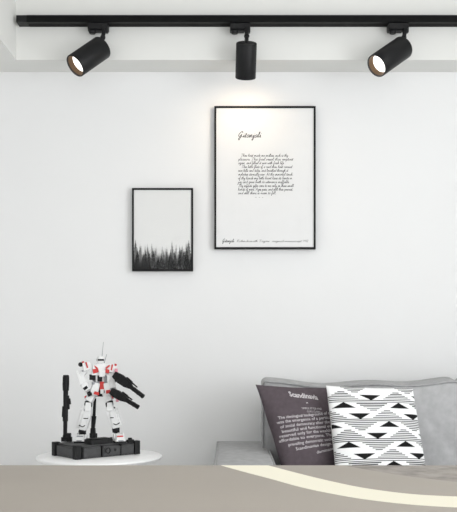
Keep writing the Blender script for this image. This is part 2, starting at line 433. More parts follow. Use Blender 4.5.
body = [('Thou hast made me endless, such is thy', 241, 288, 156.6), ('pleasure. This frail vessel thou emptiest', 238.3, 293, 160.4),
        ('again, and fillest it ever with fresh life.', 238.2, 284.5, 164.1), ('This little flute of a reed thou hast carried', 241.5, 292, 167.9),
        ('over hills and dales, and breathed through it', 238, 288, 171.7), ('melodies eternally new. At the immortal touch', 238.3, 292.5, 175.5),
        ('of thy hands my little heart loses its limits in', 238, 292, 179.3), ('joy and gives birth to utterance ineffable.', 238, 289.5, 183.1),
        ('Thy infinite gifts come to me only on these small', 238.4, 293.5, 186.9), ('hands of mine. Ages pass, and still thou pourest,', 238, 292.8, 190.5),
        ('and still there is room to fill.', 238, 276, 194.2), ('- - -', 255, 263.5, 198.0)]
poster_text('handwriting', body, 0.0066, 0.0014)
poster_text('caption', [('Gitanjali', 222, 234, 242.2)], 0.0075, 0.0017, 0.6)
poster_text('caption', [('Rabindranath Tagore  original manuscript 1912', 236.5, 308, 242.0)], 0.0052, 0.0011)

# ------------------------------------------------------------------ sofa
def rbox(c, h, r, n=(14, 8, 10), deform=None):
    c = Vector(c); verts = []; faces = []; idx = {}
    def ticks(hh, n):
        inner = [(-hh+r)+(2*hh-2*r)*i/n for i in range(n+1)]
        ed = [hh-r+r*math.tan(math.radians(45)*k/3) for k in (1, 2, 3)]
        return [-e for e in ed[::-1]]+inner+ed
    T = [ticks(h[i], n[i]) for i in range(3)]
    def vid(p):
        k = tuple(round(q, 6) for q in p)
        if k not in idx:
            q = Vector([max(-(h[i]-r), min(h[i]-r, p[i])) for i in range(3)])
            dlt = Vector(p)-q
            w_ = q+dlt.normalized()*r if dlt.length > 1e-9 else q
            if deform: w_ = deform(w_)
            idx[k] = len(verts); verts.append(c+w_)
        return idx[k]
    for a in range(3):
        b, d = (a+1) % 3, (a+2) % 3
        for s in (-1, 1):
            for i in range(len(T[b])-1):
                for j in range(len(T[d])-1):
                    q = []
                    for (ii, jj) in ((i, j), (i+1, j), (i+1, j+1), (i, j+1)):
                        p = [0, 0, 0]; p[a] = s*h[a]; p[b] = T[b][ii]; p[d] = T[d][jj]; q.append(vid(p))
                    faces.append(tuple(q if s > 0 else q[::-1]))
    return verts, faces

def tube(path, r, seg=8, closed=False):
    mb = MB(); n = len(path); P_ = [Vector(p) for p in path]
    for i, p in enumerate(P_):
        d = (P_[(i+1) % n if closed else min(i+1, n-1)]-P_[i-1 if (closed or i) else 0]).normalized()
        t = Vector((0, 0, 1)) if abs(d.z) < 0.9 else Vector((1, 0, 0))
        sx = d.cross(t).normalized(); sy = d.cross(sx)
        for k in range(seg):
            th = 2*math.pi*k/seg; mb.v.append(p+(sx*math.cos(th)+sy*math.sin(th))*r)
    for i in range(n if closed else n-1):
        for k in range(seg):
            a = i*seg+k; b = i*seg+(k+1) % seg; c = ((i+1) % n)*seg+(k+1) % seg; d = ((i+1) % n)*seg+k
            mb.f.append((a, b, c, d)); mb.m.append(0)
    return mb

SX0, AX1, ZSEAT, ZARM = -0.06, 0.19, 0.44, 0.572
sofa = thing('sofa', (1.0, -0.5, 0), 'light grey fabric sofa with low arm against the white wall', 'sofa')
def arm(xa, xb):
    c = ((xa+xb)/2, -0.56, (0.10+ZARM)/2); h = ((xb-xa)/2, 0.48, (ZARM-0.10)/2); r = 0.022
    def df(p):
        u = p.x/h[0]; v = p.y/h[1]
        if p.z > h[2]-r-0.001: p = p+Vector((0, 0, 0.010*(1-u*u)*(1-v*v)))
        return p
    v, f = rbox(c, h, r, (10, 16, 8), df)
    a = link_mesh('arm', v, f, ['sofa'], sofa)
    x_, y_, z_ = h[0]-0.006, h[1]-0.006, ZARM-0.004
    path = [(c[0]-x_, c[1]-y_, z_), (c[0]-x_, c[1]+y_, z_), (c[0]+x_, c[1]+y_, z_), (c[0]+x_, c[1]-y_, z_)]
    dense = []
    for i in range(4):
        A = Vector(path[i]); B = Vector(path[(i+1) % 4])
        dense += [A+(B-A)*k/12 for k in range(12)]
    tube(dense, 0.0045, 8, True).build('piping', 'piping', a)
arm(SX0, AX1); arm(1.98, 2.23)
MB().span((AX1+0.002, -1.0, 0.10), (1.978, -0.08, 0.27)).build('base_frame', 'sofa', sofa, bevel=0.012)
MB().span((AX1-0.02, -0.235, 0.27), (2.0, -0.08, 0.82)).build('back_frame', 'sofa', sofa, bevel=0.03)
for lx in (0.0, 2.17):
    for ly in (-0.95, -0.15):
        MB().cyl((lx, ly, 0), (lx, ly, 0.105), 0.016, 0.024).build('leg', 'leg', sofa)
xc = [0.150, 1.062, 1.985]
for i in range(2):
    ca, cb = (xc[i] if i else AX1+0.004), xc[i+1]
    def ds(p):
        return p+Vector((0, 0, 0.0))
    v, f = rbox(((ca+cb)/2, -0.72, 0.345), ((cb-ca)/2-0.003, 0.30, 0.095), 0.03, (14, 10, 4))
    link_mesh('seat_cushion', v, f, ['sofa'], sofa)
    # back cushion: boxed edge, sagging top, piped front edge
    ca = xc[i]; zt_, z0_ = 0.897, 0.445
    if i == 0: z0_ = 0.44
    h = ((cb-ca)/2-0.003, 0.085, (zt_-z0_)/2); c = Vector(((ca+cb)/2, -0.318, (zt_+z0_)/2)); r = 0.028
    def db(p, h=h, r=r, i=i):
        u = p.x/h[0]; wv = p.z/h[2]
        q = Vector(p)
        k = max(0, wv)
        t_ = (u+0.35)/(1.35 if u > -0.35 else 0.65)
        sag = -0.022*(1-t_*t_)*k**2 + 0.006*math.sin(u*7+1)*k**3
        if u > 0.86: sag -= 0.5*(u-0.86)**2*8*0.1
        q.z += sag
        q.z += -0.016*k*(1 if p.y < -h[1]+r else (0.5-0.5*p.y/h[1]))
        if p.y < 0: q.y -= 0.022*(1-u*u)*(1-wv*wv)
        nz = noise.noise((p.x*5+i*9, p.y*3, p.z*5)); q.y += 0.006*nz
        # soft crease near the outer end
        t = (p.x-(h[0]-0.13))*0.75+(p.z+0.02)*0.66
        if p.y < 0 and u > 0.3: q.y += 0.010*math.exp(-(t-0.02)**2/0.0004)*math.exp(-((p.x-h[0]+0.06)**2)/0.012)
        return q
    v, f = rbox(c, h, r, (40, 5, 22), db)
    bc = link_mesh('back_cushion', v, f, ['sofa'], sofa)
    path = []
    for k in range(60):
        t = -1+2*k/59
        path.append(c+db(Vector((t*(h[0]-0.012), -h[1]+r*0.18, h[2]-r*0.18)))+Vector((0, -0.001, 0.002)))
    pre = [c+db(Vector((-(h[0]-0.004), -h[1]+r*0.2, h[2]-0.02-0.03*k))) for k in range(12, -1, -1)]
    post = [c+db(Vector(((h[0]-0.004), -h[1]+r*0.2, h[2]-0.02-0.03*k))) for k in range(13)]
    tube(pre+path+post, 0.005, 8).build('piping', 'piping', bc)

# ------------------------------------------------------------------ throw pillows
class Pillow:
    def __init__(s, tl, tr, br, bl, t, pinch=0.045, wr=0.004, seed=0):
        s.c = [Vector(q) for q in (tl, tr, br, bl)]; s.t = t; s.pinch = pinch; s.wr = wr; s.seed = seed
        s.n = (s.c[1]-s.c[3]).cross(s.c[0]-s.c[2]).normalized()
        if s.n.y > 0: s.n = -s.n
    def at(s, u, v, side=1, off=0.0):       # u, v in -1..1, v down
        uu = u*(1-s.pinch*(1-v*v)*abs(u)); vv = v*(1-s.pinch*(1-u*u)*abs(v))
        a = (uu+1)/2; b = (vv+1)/2
        p = (s.c[0]*(1-a)+s.c[1]*a)*(1-b)+(s.c[3]*(1-a)+s.c[2]*a)*b
        f = max(0, (1-u*u)*(1-v*v))**0.42
        wv = s.wr*noise.noise((u*1.8+s.seed, v*1.8, side*3+s.seed))*f*2
        rad = math.atan2(v, u)
        wv += s.wr*0.8*math.sin(rad*9+s.seed)*min(1, (u*u+v*v))*f
        return p+s.n*side*(s.t/2*f+wv+off)
def pillow_mesh(name, pl, nf, mats, tone=None, nb=36):
    verts = []; faces = []; midx = []; tv = []
    for side, n in ((1, nf), (-1, nb)):
        o = len(verts)
        for i in range(n+1):
            for j in range(n+1):
                u = math.sin((-1+2*j/n)*math.pi/2*0.85)/math.sin(math.pi/2*0.85); v = math.sin((-1+2*i/n)*math.pi/2*0.85)/math.sin(math.pi/2*0.85)
                verts.append(pl.at(u, v, side)); tv.append(tone((u+1)/2, (v+1)/2) if (tone and side > 0) else 0.75)
        for i in range(n):
            for j in range(n):
                a = o+i*(n+1)+j; q = (a, a+1, a+n+2, a+n+1)
                faces.append(q if side < 0 else q[::-1]); midx.append(0 if side > 0 else len(mats)-1)
    cc = sum(pl.c, Vector())/4
    org = Vector((cc.x, cc.y, min(v.z for v in verts)))
    me_o = link_mesh(name, verts, faces, mats, None, org=org, midx=midx, sharp=60)
    if tone:
        at = me_o.data.color_attributes.new('tone', 'FLOAT_COLOR', 'POINT')
        c = np.ones((len(verts), 4)); c[:, :3] = np.array(tv).reshape(-1, 1)
        at.data.foreach_set('color', c.reshape(-1))
    return me_o

dark = Pillow(P(255.5, 384.5, 3.94), P(341, 387, 4.03), P(358, 483, 3.93), P(287, 487, 3.83), 0.14, wr=0.007, seed=2)
do = pillow_mesh('throw_pillow', dark, 70, ['dark_fabric'])
tag(do, 'dark purplish grey pillow printed with white text, leaning on the sofa back', 'cushion')

def text_on_pillow(lines, pl, parent, name):
    verts = []; faces = []
    for (txt, ua, ub, va, vb, hgt, bold, mid) in lines:       # baseline from (ua,va) to (ub,vb) in 0..1, letter height in v
        cu = bpy.data.curves.new('t', 'FONT'); cu.body = txt; cu.offset = bold; cu.resolution_u = 2
        ob = bpy.data.objects.new('t', cu); scene.collection.objects.link(ob)
        dg = bpy.context.evaluated_depsgraph_get(); ev = ob.evaluated_get(dg); me = ev.to_mesh()
        co = np.array([v.co[:] for v in me.vertices]); n0 = len(verts)
        xmin, xmax = co[:, 0].min(), co[:, 0].max()
        for x, y, _ in co:
            t = (x-xmin)/(xmax-xmin)
            u = ua+(ub-ua)*t; v = va+(vb-va)*t - y*hgt/0.72 + mid*4*t*(1-t)
            verts.append(pl.at(2*u-1, 2*v-1, 1, 0.0012))
        for p in me.polygons: faces.append(tuple(n0+i for i in p.vertices))
        ev.to_mesh_clear(); bpy.data.objects.remove(ob); bpy.data.curves.remove(cu)
    return link_mesh(name, verts, faces, ['dark_print'], parent, smooth=False, org=parent.location)
L = [('Scandinavia', 0.315, 0.635, 0.125, 0.165, 0.058, 0.03, 0.0), ('x', 0.475, 0.50, 0.205, 0.206, 0.020, 0.02, 0),
     ('SIMPLE STYLE AND', 0.41, 0.64, 0.265, 0.275, 0.020, 0.0, 0), ('COOL CLASSIC', 0.46, 0.62, 0.300, 0.307, 0.020, 0.0, 0)]
bl = [('The ideological background of common', 0.16, 0.90), ('was the emergence of a particular form', 0.13, 0.92), ('of social democracy after the war, for', 0.155, 0.92),
      ('beautiful and functional everyday', 0.16, 0.90), ('reserved only for the wealthy, but as', 0.12, 0.91), ('affordable to everyone. That is the', 0.10, 0.90),
      ('prevailing democratic social ideas of', 0.19, 0.90), ('Scandinavian design. It often', 0.27, 0.88), ('dominant design', 0.52, 0.86)]
for k, (t_, a, b) in enumerate(bl):
    L.append((t_, a-0.075, b-0.02, 0.370+0.0437*k, 0.310+0.0437*k, 0.030, 0.010, 0.0))
text_on_pillow(L, dark, do, 'printed_text')

def stripes(u, v):
    W_, K = 0.88, 0.010
    Pp = 0.62; v0 = 0.165; dv = 0.2
    for k in range(-1, 6):
        vm = v0+dv*k
        if abs(v-vm) > 0.125: continue
        c = 0.44 if k % 2 == 0 else 0.28
        def near(cc): return abs((u-cc+Pp/2) % Pp-Pp/2)
        dd, du = near(c), near(c+Pp/2)
        # solid triangles
        a = (v-(vm-0.068))/0.058
        if k >= 0 and 0 <= a <= 1 and dd < 0.115*(1-a)+0.004: return K
        a = ((vm+0.074)-v)/0.058
        if k >= 0 and 0 <= a <= 1 and du < 0.115*(1-a)+0.004: return K
        # continuous lines
        for l in (-0.008, 0.010):
            if abs(v-vm-l) < 0.0036: return K
        # stepped stacks of lines
        for s in range(5):
            hw = 0.17-0.033*s
            if abs(v-(vm+0.028+0.018*s)) < 0.0042 and dd < hw: return K
            if abs(v-(vm-0.026-0.018*s)) < 0.0042 and du < hw: return K
    return W_
st = Pillow(P(326, 385.5, 3.865), P(412.5, 388, 3.99), P(429, 484, 3.88), P(336.5, 487, 3.76), 0.12, pinch=0.03, wr=0.003, seed=5)
so = pillow_mesh('throw_pillow', st, 300, ['stripe_fabric', 'back_fabric'], stripes)
tag(so, 'white pillow patterned with black triangles and stepped stripes, on the sofa', 'cushion')

# ------------------------------------------------------------------ round side table
DT = 3.95; ZT = CZ-111.5*DT/F; RT = 62.5*DT/F
tc_ = Vector(((99.5-CX)*DT/F, DT-DW, ZT))
tb = thing('side_table', (tc_.x, tc_.y, 0), 'small round white side table holding a robot figurine', 'table')
MB().lathe((tc_.x, tc_.y, ZT-0.016), (0, 0, 1), [(0, RT-0.012), (0.002, RT-0.006), (0.009, RT), (0.014, RT-0.001), (0.016, RT-0.004)], 96).build('tabletop', 'white_lacquer', tb)
MB().cyl((tc_.x, tc_.y, 0.012), (tc_.x, tc_.y, ZT-0.016), 0.022, 0.022, 32).build('column', 'white_lacquer', tb)
MB().lathe((tc_.x, tc_.y, 0), (0, 0, 1), [(0, 0.17), (0.008, 0.17), (0.014, 0.16), (0.018, 0.03)], 64).build('base', 'white_lacquer', tb)

# ------------------------------------------------------------------ display stand
fc = onz(76, 460, ZT); ex = onz(139.6, 454, ZT)-fc; ex.z = 0; W = ex.length; ex.normalize()
ey = Vector((-ex.y, ex.x, 0)); D = 0.205; HB = 0.056
def B(x, y, z): return fc+ex*x+ey*y+Vector((0, 0, z))
RB = Matrix((ex, ey, Vector((0, 0, 1)))).transposed()
def bb(mb, x0, y0, z0, x1, y1, z1, mi=0):
    return mb.box(B((x0+x1)/2, (y0+y1)/2, (z0+z1)/2), (x1-x0, y1-y0, z1-z0), RB, mi)
stand = thing('display_stand', B(W/2, D/2, 0), 'dark grey mechanical display plinth on the round white table', 'stand')
m = MB()
bb(m, 0.008, 0.006, 0, W-0.008, D-0.006, HB-0.008); bb(m, 0.016, 0.014, HB-0.008, W-0.016, D-0.014, HB)
bb(m, 0.03, 0.001, 0.008, W*0.38, 0.008, HB-0.014); bb(m, W*0.70, 0.001, 0.008, W-0.03, 0.008, HB-0.014)
bb(m, W*0.40, -0.002, 0.006, W*0.68, 0.008, HB-0.010)
bb(m, 0.003, 0.035, 0.010, 0.010, D-0.035, HB-0.012)
m.build('plinth', 'stand', stand, bevel=0.0018)
m = MB()
for (cx_, cy_) in ((0.012, 0.012), (W-0.012, 0.012), (0.012, D-0.012), (W-0.012, D-0.012)):
    m = MB(); bb(m, cx_-0.014, cy_-0.014, 0, cx_+0.014, cy_+0.014, HB+0.004); m.build('corner_post', 'stand_dark', stand, bevel=0.0015)
for q in (0.03, W*0.39, W*0.68):
    m = MB(); bb(m, q, -0.003, 0.003, q+0.008, 0.01, HB-0.005); m.build('front_rib', 'stand_dark', stand, bevel=0.0015)
m = MB(); bb(m, W*0.26, 0.016, HB, W*0.60, 0.075, HB+0.020); bb(m, W*0.28, 0.022, HB+0.020, W*0.58, 0.07, HB+0.024)
m.build('control_block', 'stand_dark', stand, bevel=0.002)
m = MB(); bb(m, W*0.83, 0.008, HB-0.004, W*0.93, 0.024, HB+0.010); bb(m, W*0.85, 0.010, HB+0.010, W*0.9, 0.022, HB+0.018)
m.build('clamp_rail', 'stand_dark', stand, bevel=0.0015)
m = MB(); bb(m, W*0.5, 0.13, HB, W*0.575, 0.16, HB+0.035); m.build('hinge_block', 'stand_dark', stand, bevel=0.002)
# emblem on the front: a ring, a bar and a square stud
nf = -ey
m = MB()
m.lathe(B(W*0.485, -0.002, HB*0.5), nf, [(0, 0.013), (0.002, 0.013), (0.002, 0.009), (0, 0.009)], 28, close=False)
m.cyl(B(W*0.60, -0.002, HB*0.52), B(W*0.60, -0.0045, HB*0.52), 0.0055)
bb(m, W*0.432, -0.004, HB*0.3, W*0.440, -0.002, HB*0.7)
m.build('front_emblem', 'slot', stand)

UP = 3.98/F                          # one photo pixel at the figure, in metres
DR = 3.985
def R(px, py, dd=0.0): return P(px, py, DR+dd*UP)
ZB = ZT+HB                           # plinth deck
# support pole behind the figure
m = MB()
b0 = R(93, 441, 6); b0.z = ZB; b1 = R(94.5, 402, 8)
m.limb(b0, R(93, 428, 7), 6*UP, 5*UP, 4.5*UP, 5*UP); m.limb(R(93, 428, 7), R(94, 416, 7.5), 3.6*UP, 4*UP, 4.6*UP, 4*UP); m.limb(R(94, 416, 7.5), R(95, 398, 8), 3*UP, 3*UP, 2.4*UP, 3*UP)
m.build('support_pole', 'gun', stand, bevel=0.0015)

# ------------------------------------------------------------------ toy bazooka standing on the plinth
bz = R(65, 443, 3); bz.z = ZB+0.0003
baz = thing('toy_bazooka', bz, 'tall black toy launcher standing upright at plinth corner beside robot', 'toy weapon')
def Z(px, py, dd=3): return R(px, py, dd)
m = MB()
base_p = Vector((bz.x, bz.y, ZB+0.0003)); topv = Z(66, 375)
def along(py):
    t = (443-py)/(443-375); return base_p+(topv-base_p)*t
axb = (topv-base_p).normalized()
Lb = (topv-base_p).length
m.lathe(base_p, axb, [(0, 2.3*UP), (Lb*0.1, 2.3*UP), (Lb*0.1, 2.0*UP), (Lb*0.3, 2.1*UP), (Lb*0.31, 2.7*UP), (Lb*0.52, 2.6*UP), (Lb*0.54, 2.3*UP), (Lb*0.76, 2.5*UP), (Lb*0.77, 3.1*UP), (Lb*0.86, 3.4*UP), (Lb*0.97, 3.3*UP), (Lb, 2.7*UP)], 24)
m.build('tube', 'gun', baz)
m = MB()
m.limb(along(410)+Vector((2.6*UP, 0, 0)), along(396)+Vector((2.4*UP, 0, 0)), 3*UP, 4*UP, 2*UP, 3*UP)
m.limb(along(405)+Vector((4*UP, 0, 0)), along(399)+Vector((3.4*UP, 0, 0)), 3*UP, 3*UP, 2.4*UP, 2.4*UP)
m.build('grip', 'gun', baz, bevel=0.001)
m = MB(); m.limb(along(418)+Vector((-2.4*UP, 0, 0)), along(407)+Vector((-2.2*UP, 0, 0)), 2*UP, 3*UP, 2*UP, 2.4*UP); m.build('sight', 'gun', baz, bevel=0.001)
m = MB(); m.span(base_p+Vector((-3.4*UP, -3.4*UP, 0)), base_p+Vector((4*UP, 3.4*UP, 4.5*UP))); m.span(base_p+Vector((1.5*UP, -3*UP, 4.5*UP)), base_p+Vector((6*UP, 2*UP, 8.5*UP)))
m.span(base_p+Vector((3*UP, -2.6*UP, 0)), base_p+Vector((7*UP, 2*UP, 4.6*UP)))
m.build('foot_block', 'gun', baz, bevel=0.001)

# ------------------------------------------------------------------ robot figurine (generic)
rt = R(98.5, 443, 0); rt.z = ZB
bot = thing('robot_figurine', rt, 'white robot figurine with red accents standing on dark grey plinth', 'toy figure')
u_ = UP
SX = Vector((1, 0, 0))
def part(name, mats, bevel=0.0012, parent=None, **k): 
    return lambda mb: mb.build(name, mats, parent or bot, bevel=bevel, **k)
def L_(mb, a, b, w0, t0, w1, t1, mi=0, side=SX):
    return mb.limb(R(*a), R(*b), w0*u_, t0*u_, w1*u_, t1*u_, side, mi)
yaw = Matrix.Rotation(math.radians(14), 3, 'Z')
def bx(mb, c, s, rot=yaw, mi=0, taper=(1, 1)): return mb.box(R(*c), Vector(s)*u_, rot, mi, taper)
WRD = ['rwhite', 'rred', 'rdark', 'rgrey']
# legs: (hip, knee, ankle, toe direction)
def leg(hip, knee, ank, sgn, foot_c, toe):
    m = MB()
    L_(m, (hip[0], hip[1]+1, hip[2]), (knee[0], knee[1]-2.5, knee[2]), 6.8, 8, 7.4, 8)
    L_(m, (hip[0]+sgn*1.5, hip[1]+2, hip[2]-3.6), (knee[0]+sgn*0.8, knee[1]-3.5, knee[2]-3.8), 3, 1.6, 4, 1.4)
    L_(m, (hip[0]+sgn*3.4, hip[1]+2, hip[2]-1), (knee[0]+sgn*3.8, knee[1]-6, knee[2]-1), 1.2, 4, 1.2, 4, 1)
    m.build('thigh', WRD, bot, bevel=0.0012)
    m = MB()
    k0 = R(*knee); m.cyl(k0-Vector((3.4*u_, 0, 0)), k0+Vector((3.4*u_, 0, 0)), 3.2*u_, mi=2); m.cyl(k0-Vector((4.0*u_, 0, 0)), k0+Vector((4.0*u_, 0, 0)), 1.4*u_, mi=3)
    m.build('knee_joint', WRD, bot)
    m = MB()
    L_(m, (knee[0]+sgn*0.2, knee[1]-1.5, knee[2]-3.4), (knee[0]+sgn*0.5, knee[1]+7, knee[2]-4.6), 5, 2, 6.6, 2.6)   # knee cap
    mid = [(knee[i]*0.62+ank[i]*0.38) for i in range(3)]
    L_(m, (knee[0], knee[1]+2, knee[2]), mid, 7.2, 7, 10.2, 9.6)
    L_(m, mid, (ank[0], ank[1]-3.5, ank[2]), 10.2, 9.6, 9.2, 8.4)
    L_(m, (mid[0], mid[1]-3, mid[2]-4.4), (ank[0], ank[1]-1.5, ank[2]-4.2), 4.4, 2.6, 6.4, 3)
    L_(m, (mid[0]+sgn*4.4, mid[1]-5, mid[2]+1), (ank[0]+sgn*5.2, ank[1]-4, mid[2]+1.5), 1.6, 5, 2.4, 6)
    L_(m, (mid[0]-sgn*4.3, mid[1]-2, mid[2]), (ank[0]-sgn*4.2, ank[1]-7, mid[2]), 0.9, 2.2, 0.9, 2.2, 3)
    bx(m, (mid[0]+sgn*0.4, mid[1]+4, mid[2]-5.4), (4.6, 0.8, 0.9), yaw, 2)
    bx(m, (mid[0]-1.8, mid[1]-4, mid[2]-5.1), (0.8, 0.8, 3.4), yaw, 3)
    L_(m, (ank[0]-3.6, ank[1]-6.5, ank[2]-5.0), (ank[0], ank[1]-4.6, ank[2]-6.2), 0.9, 1, 0.9, 1, 2, Vector((0, 0, 1))); L_(m, (ank[0]+3.8, ank[1]-6.8, ank[2]-5.0), (ank[0], ank[1]-4.6, ank[2]-6.2), 0.9, 1, 0.9, 1, 2, Vector((0, 0, 1)))
    bx(m, (mid[0]+2.4, mid[1]-6, mid[2]-5.0), (1.4, 0.8, 1.4), yaw, 2)
    m.build('shin', WRD, bot, bevel=0.0012)
    m = MB(); a0 = R(*ank)
    m.ball(a0+Vector((0, -1.5*u_, 0)), 3.9*u_); bx(m, (ank[0], ank[1]+0.5, ank[2]-2.6), (6.8, 4, 5.0)); m.build('ankle_joint', ['rdark'], bot)
    m = MB(); f = Vector((foot_c[0], foot_c[1]))
    rot = Matrix.Rotation(math.radians(toe), 3, 'Z')
    c = R(f.x, 440, -3); c.z = ZB+0.0003
    def fb(x, y, z, sx, sy, sz, mi=0, tp=(1, 1)):
        m.box(c+rot @ Vector((x*1.18, y, z))*u_, Vector((sx*1.18, sy, sz))*u_, rot, mi, tp)
    fb(0, 0, 0.8, 9.4, 17, 1.6, 2); fb(0, -4.2, 3.6, 8.8, 8.4, 4.2, 0, (0.66, 0.6)); fb(0, 4, 4.0, 8.2, 8, 5.0, 0, (0.75, 0.7))
    fb(0, -2.4, 6.4, 6.4, 4, 3.0, 0, (0.8, 0.5)); fb(0, -5.2, 6.2, 5.2, 2.0, 1.5, 1 if sgn > 0 else 3); fb(0, -7.6, 2.2, 4.6, 1.6, 1.2, 3)
    fb(sgn*3.9, 0.5, 6.2, 1.4, 6.5, 5.4, 0, (1, 0.6)); fb(-sgn*3.9, 0.5, 6.0, 1.2, 5.5, 4.6, 0, (1, 0.6))
    m.build('foot', WRD, bot, bevel=0.0011)
leg((93, 393, 0), (88.5, 404, -2), (82.5, 431.5, -1), -1, (81.5, 440), -8)
leg((105.5, 392, 0), (109.5, 404, -2), (116.0, 429.5, -1), 1, (118.5, 440), 24)
# pelvis and skirt armour
m = MB(); bx(m, (99, 391, 1), (11, 7, 8)); m.cyl(R(91, 394, 0.5), R(107.5, 394, 0.5), 2.6*u_); m.build('pelvis', ['rdark'], bot, bevel=0.001)
m = MB()
bx(m, (102, 386, -4.2), (4.8, 2.6, 8.6), yaw, 1, (0.8, 1)); bx(m, (102, 391.5, -4.6), (3.2, 2.6, 4.5), yaw, 0)
L_(m, (97, 383, -4), (93.4, 395, -6), 6.6, 2, 8.0, 1.6); L_(m, (106.4, 383, -4), (108.6, 395.5, -6), 6.0, 2, 6.4, 1.6)
L_(m, (97, 391.8, -7.0), (96.2, 394.8, -7.3), 4.6, 0.8, 5.6, 0.8, 1); L_(m, (108.0, 390, -6.4), (108.4, 393.4, -6.9), 4.0, 0.8, 4.6, 0.8, 1)
L_(m, (92, 384, 0), (88.0, 396, 0), 1.8, 9, 2.4, 9); L_(m, (110, 384, 0), (113, 396, 0), 1.8, 9, 2.4, 9)
bx(m, (99.5, 383, 0), (15, 8, 3.0), yaw, 3)
m.build('waist_skirt', WRD, bot, bevel=0.0011)
# torso
m = MB(); bx(m, (100, 378.6, 0), (8.5, 6.5, 8), yaw, 0, (1.1, 1)); bx(m, (99.8, 378.5, -3.8), (4.6, 1.4, 6), yaw, 2)
bx(m, (92.6, 377.2, -0.5), (6.0, 6, 5.4), yaw, 2); bx(m, (105.5, 378.5, -0.5), (2.6, 6, 6), yaw, 3)
m.build('abdomen', WRD, bot, bevel=0.001)
m = MB()
bx(m, (100.5, 369.8, 0), (18, 9.5, 10.5), yaw, 0, (0.86, 0.8)); bx(m, (102, 373.6, -5.4), (5.4, 3.4, 6.4), yaw, 0, (1.25, 0.8))
bx(m, (101, 364.5, -0.5), (9.5, 7, 2.6), yaw, 0, (0.8, 0.8))
ch = m.build('chest', WRD, bot, bevel=0.0013)
m = MB(); bx(m, (95.6, 370.8, -5.0), (6.2, 2.4, 4.2), yaw @ Matrix.Rotation(math.radians(-14), 3, 'Y'), 0, (0.9, 0.8)); m.build('chest_vent', ['rred'], ch, bevel=0.0008)
m = MB(); bx(m, (107.2, 371.2, -4.2), (4.2, 2.4, 3.8), yaw @ Matrix.Rotation(math.radians(14), 3, 'Y'), 0, (0.9, 0.8)); m.build('chest_vent', ['rred'], ch, bevel=0.0008)
m = MB()
L_(m, (93.4, 365.2, -4.6), (97.4, 368.4, -5.2), 1.4, 1.2, 1.4, 1.2, 0, Vector((0, 0, 1))); m.build('collar', ['rred'], ch, bevel=0.0005); m = MB(); L_(m, (109.6, 365.4, -3.4), (105.8, 368.4, -4.6), 1.4, 1.2, 1.4, 1.2, 0, Vector((0, 0, 1)))
m.build('collar', ['rred'], ch, bevel=0.0005)
# backpack with a plain whip aerial
m = MB(); bx(m, (99.5, 370, 7), (12, 5, 11)); m.cyl(R(95.5, 375, 9), R(95, 381, 10), 2*u_, 2.6*u_, mi=3); m.cyl(R(104, 375, 9), R(104.5, 381, 10), 2*u_, 2.6*u_, mi=3)
bp = m.build('backpack', WRD, bot, bevel=0.0012)
m = MB(); m.cyl(R(101.2, 366, 6), R(103.4, 342, 6), 0.42*u_, 0.22*u_, 10); m.build('aerial', ['rgrey'], bp)
m = MB(); m.cyl(R(103.4, 366, 6), R(106.8, 354, 6), 0.42*u_, 0.22*u_, 10); m.build('aerial', ['rgrey'], bp)
# plain rounded helmet with a single dark visor band
m = MB(); m.cyl(R(100.2, 366, 0), R(100.2, 361, 0), 2.2*u_, mi=2); m.build('neck', WRD, bot)
m = MB(); hc = R(100.2, 359.6, -0.6)
m.ball(hc, 3.9*u_, 0, 20, (0.92, 1.05, 1.05)); bx(m, (100.4, 361.9, -2.8), (4.2, 2.8, 2.2), yaw, 0, (1.2, 1)); 
m.cyl(R(96.4, 360, -0.6), R(104.2, 360, -0.6), 1.2*u_, mi=3)
hd = m.build('head', WRD, bot)
m = MB(); bx(m, (100.7, 359.9, -3.7), (6.0, 2.4, 1.8)); m.build('visor', ['rdark'], hd, bevel=0.0012)
# shoulders
def shoulder(c, sgn, rot):
    m = MB(); bx(m, c, (9.0, 9.5, 8.0), rot, 0, (0.75, 0.8)); bx(m, (c[0]-sgn*0.2, c[1]-1, c[2]-4.3), (1.4, 1.6, 6), rot, 1); bx(m, (c[0]+sgn*1.0, c[1]+4.0, c[2]), (8, 8.6, 1.4), rot, 3)
    bx(m, (c[0]+sgn*3.4, c[1]-3.6, c[2]-1), (2.0, 5, 2.2), rot, 1)
    m.build('shoulder_armour', WRD, bot, bevel=0.0012)
shoulder((86.5, 366.0, 0), -1, yaw @ Matrix.Rotation(math.radians(-16), 3, 'Y'))
shoulder((112.0, 368.4, 1), 1, yaw @ Matrix.Rotation(math.radians(12), 3, 'Y'))
m = MB(); m.ball(R(80.6, 364.5, -1), 2.4*u_); m.build('shoulder_thruster', ['rdark'], bot)
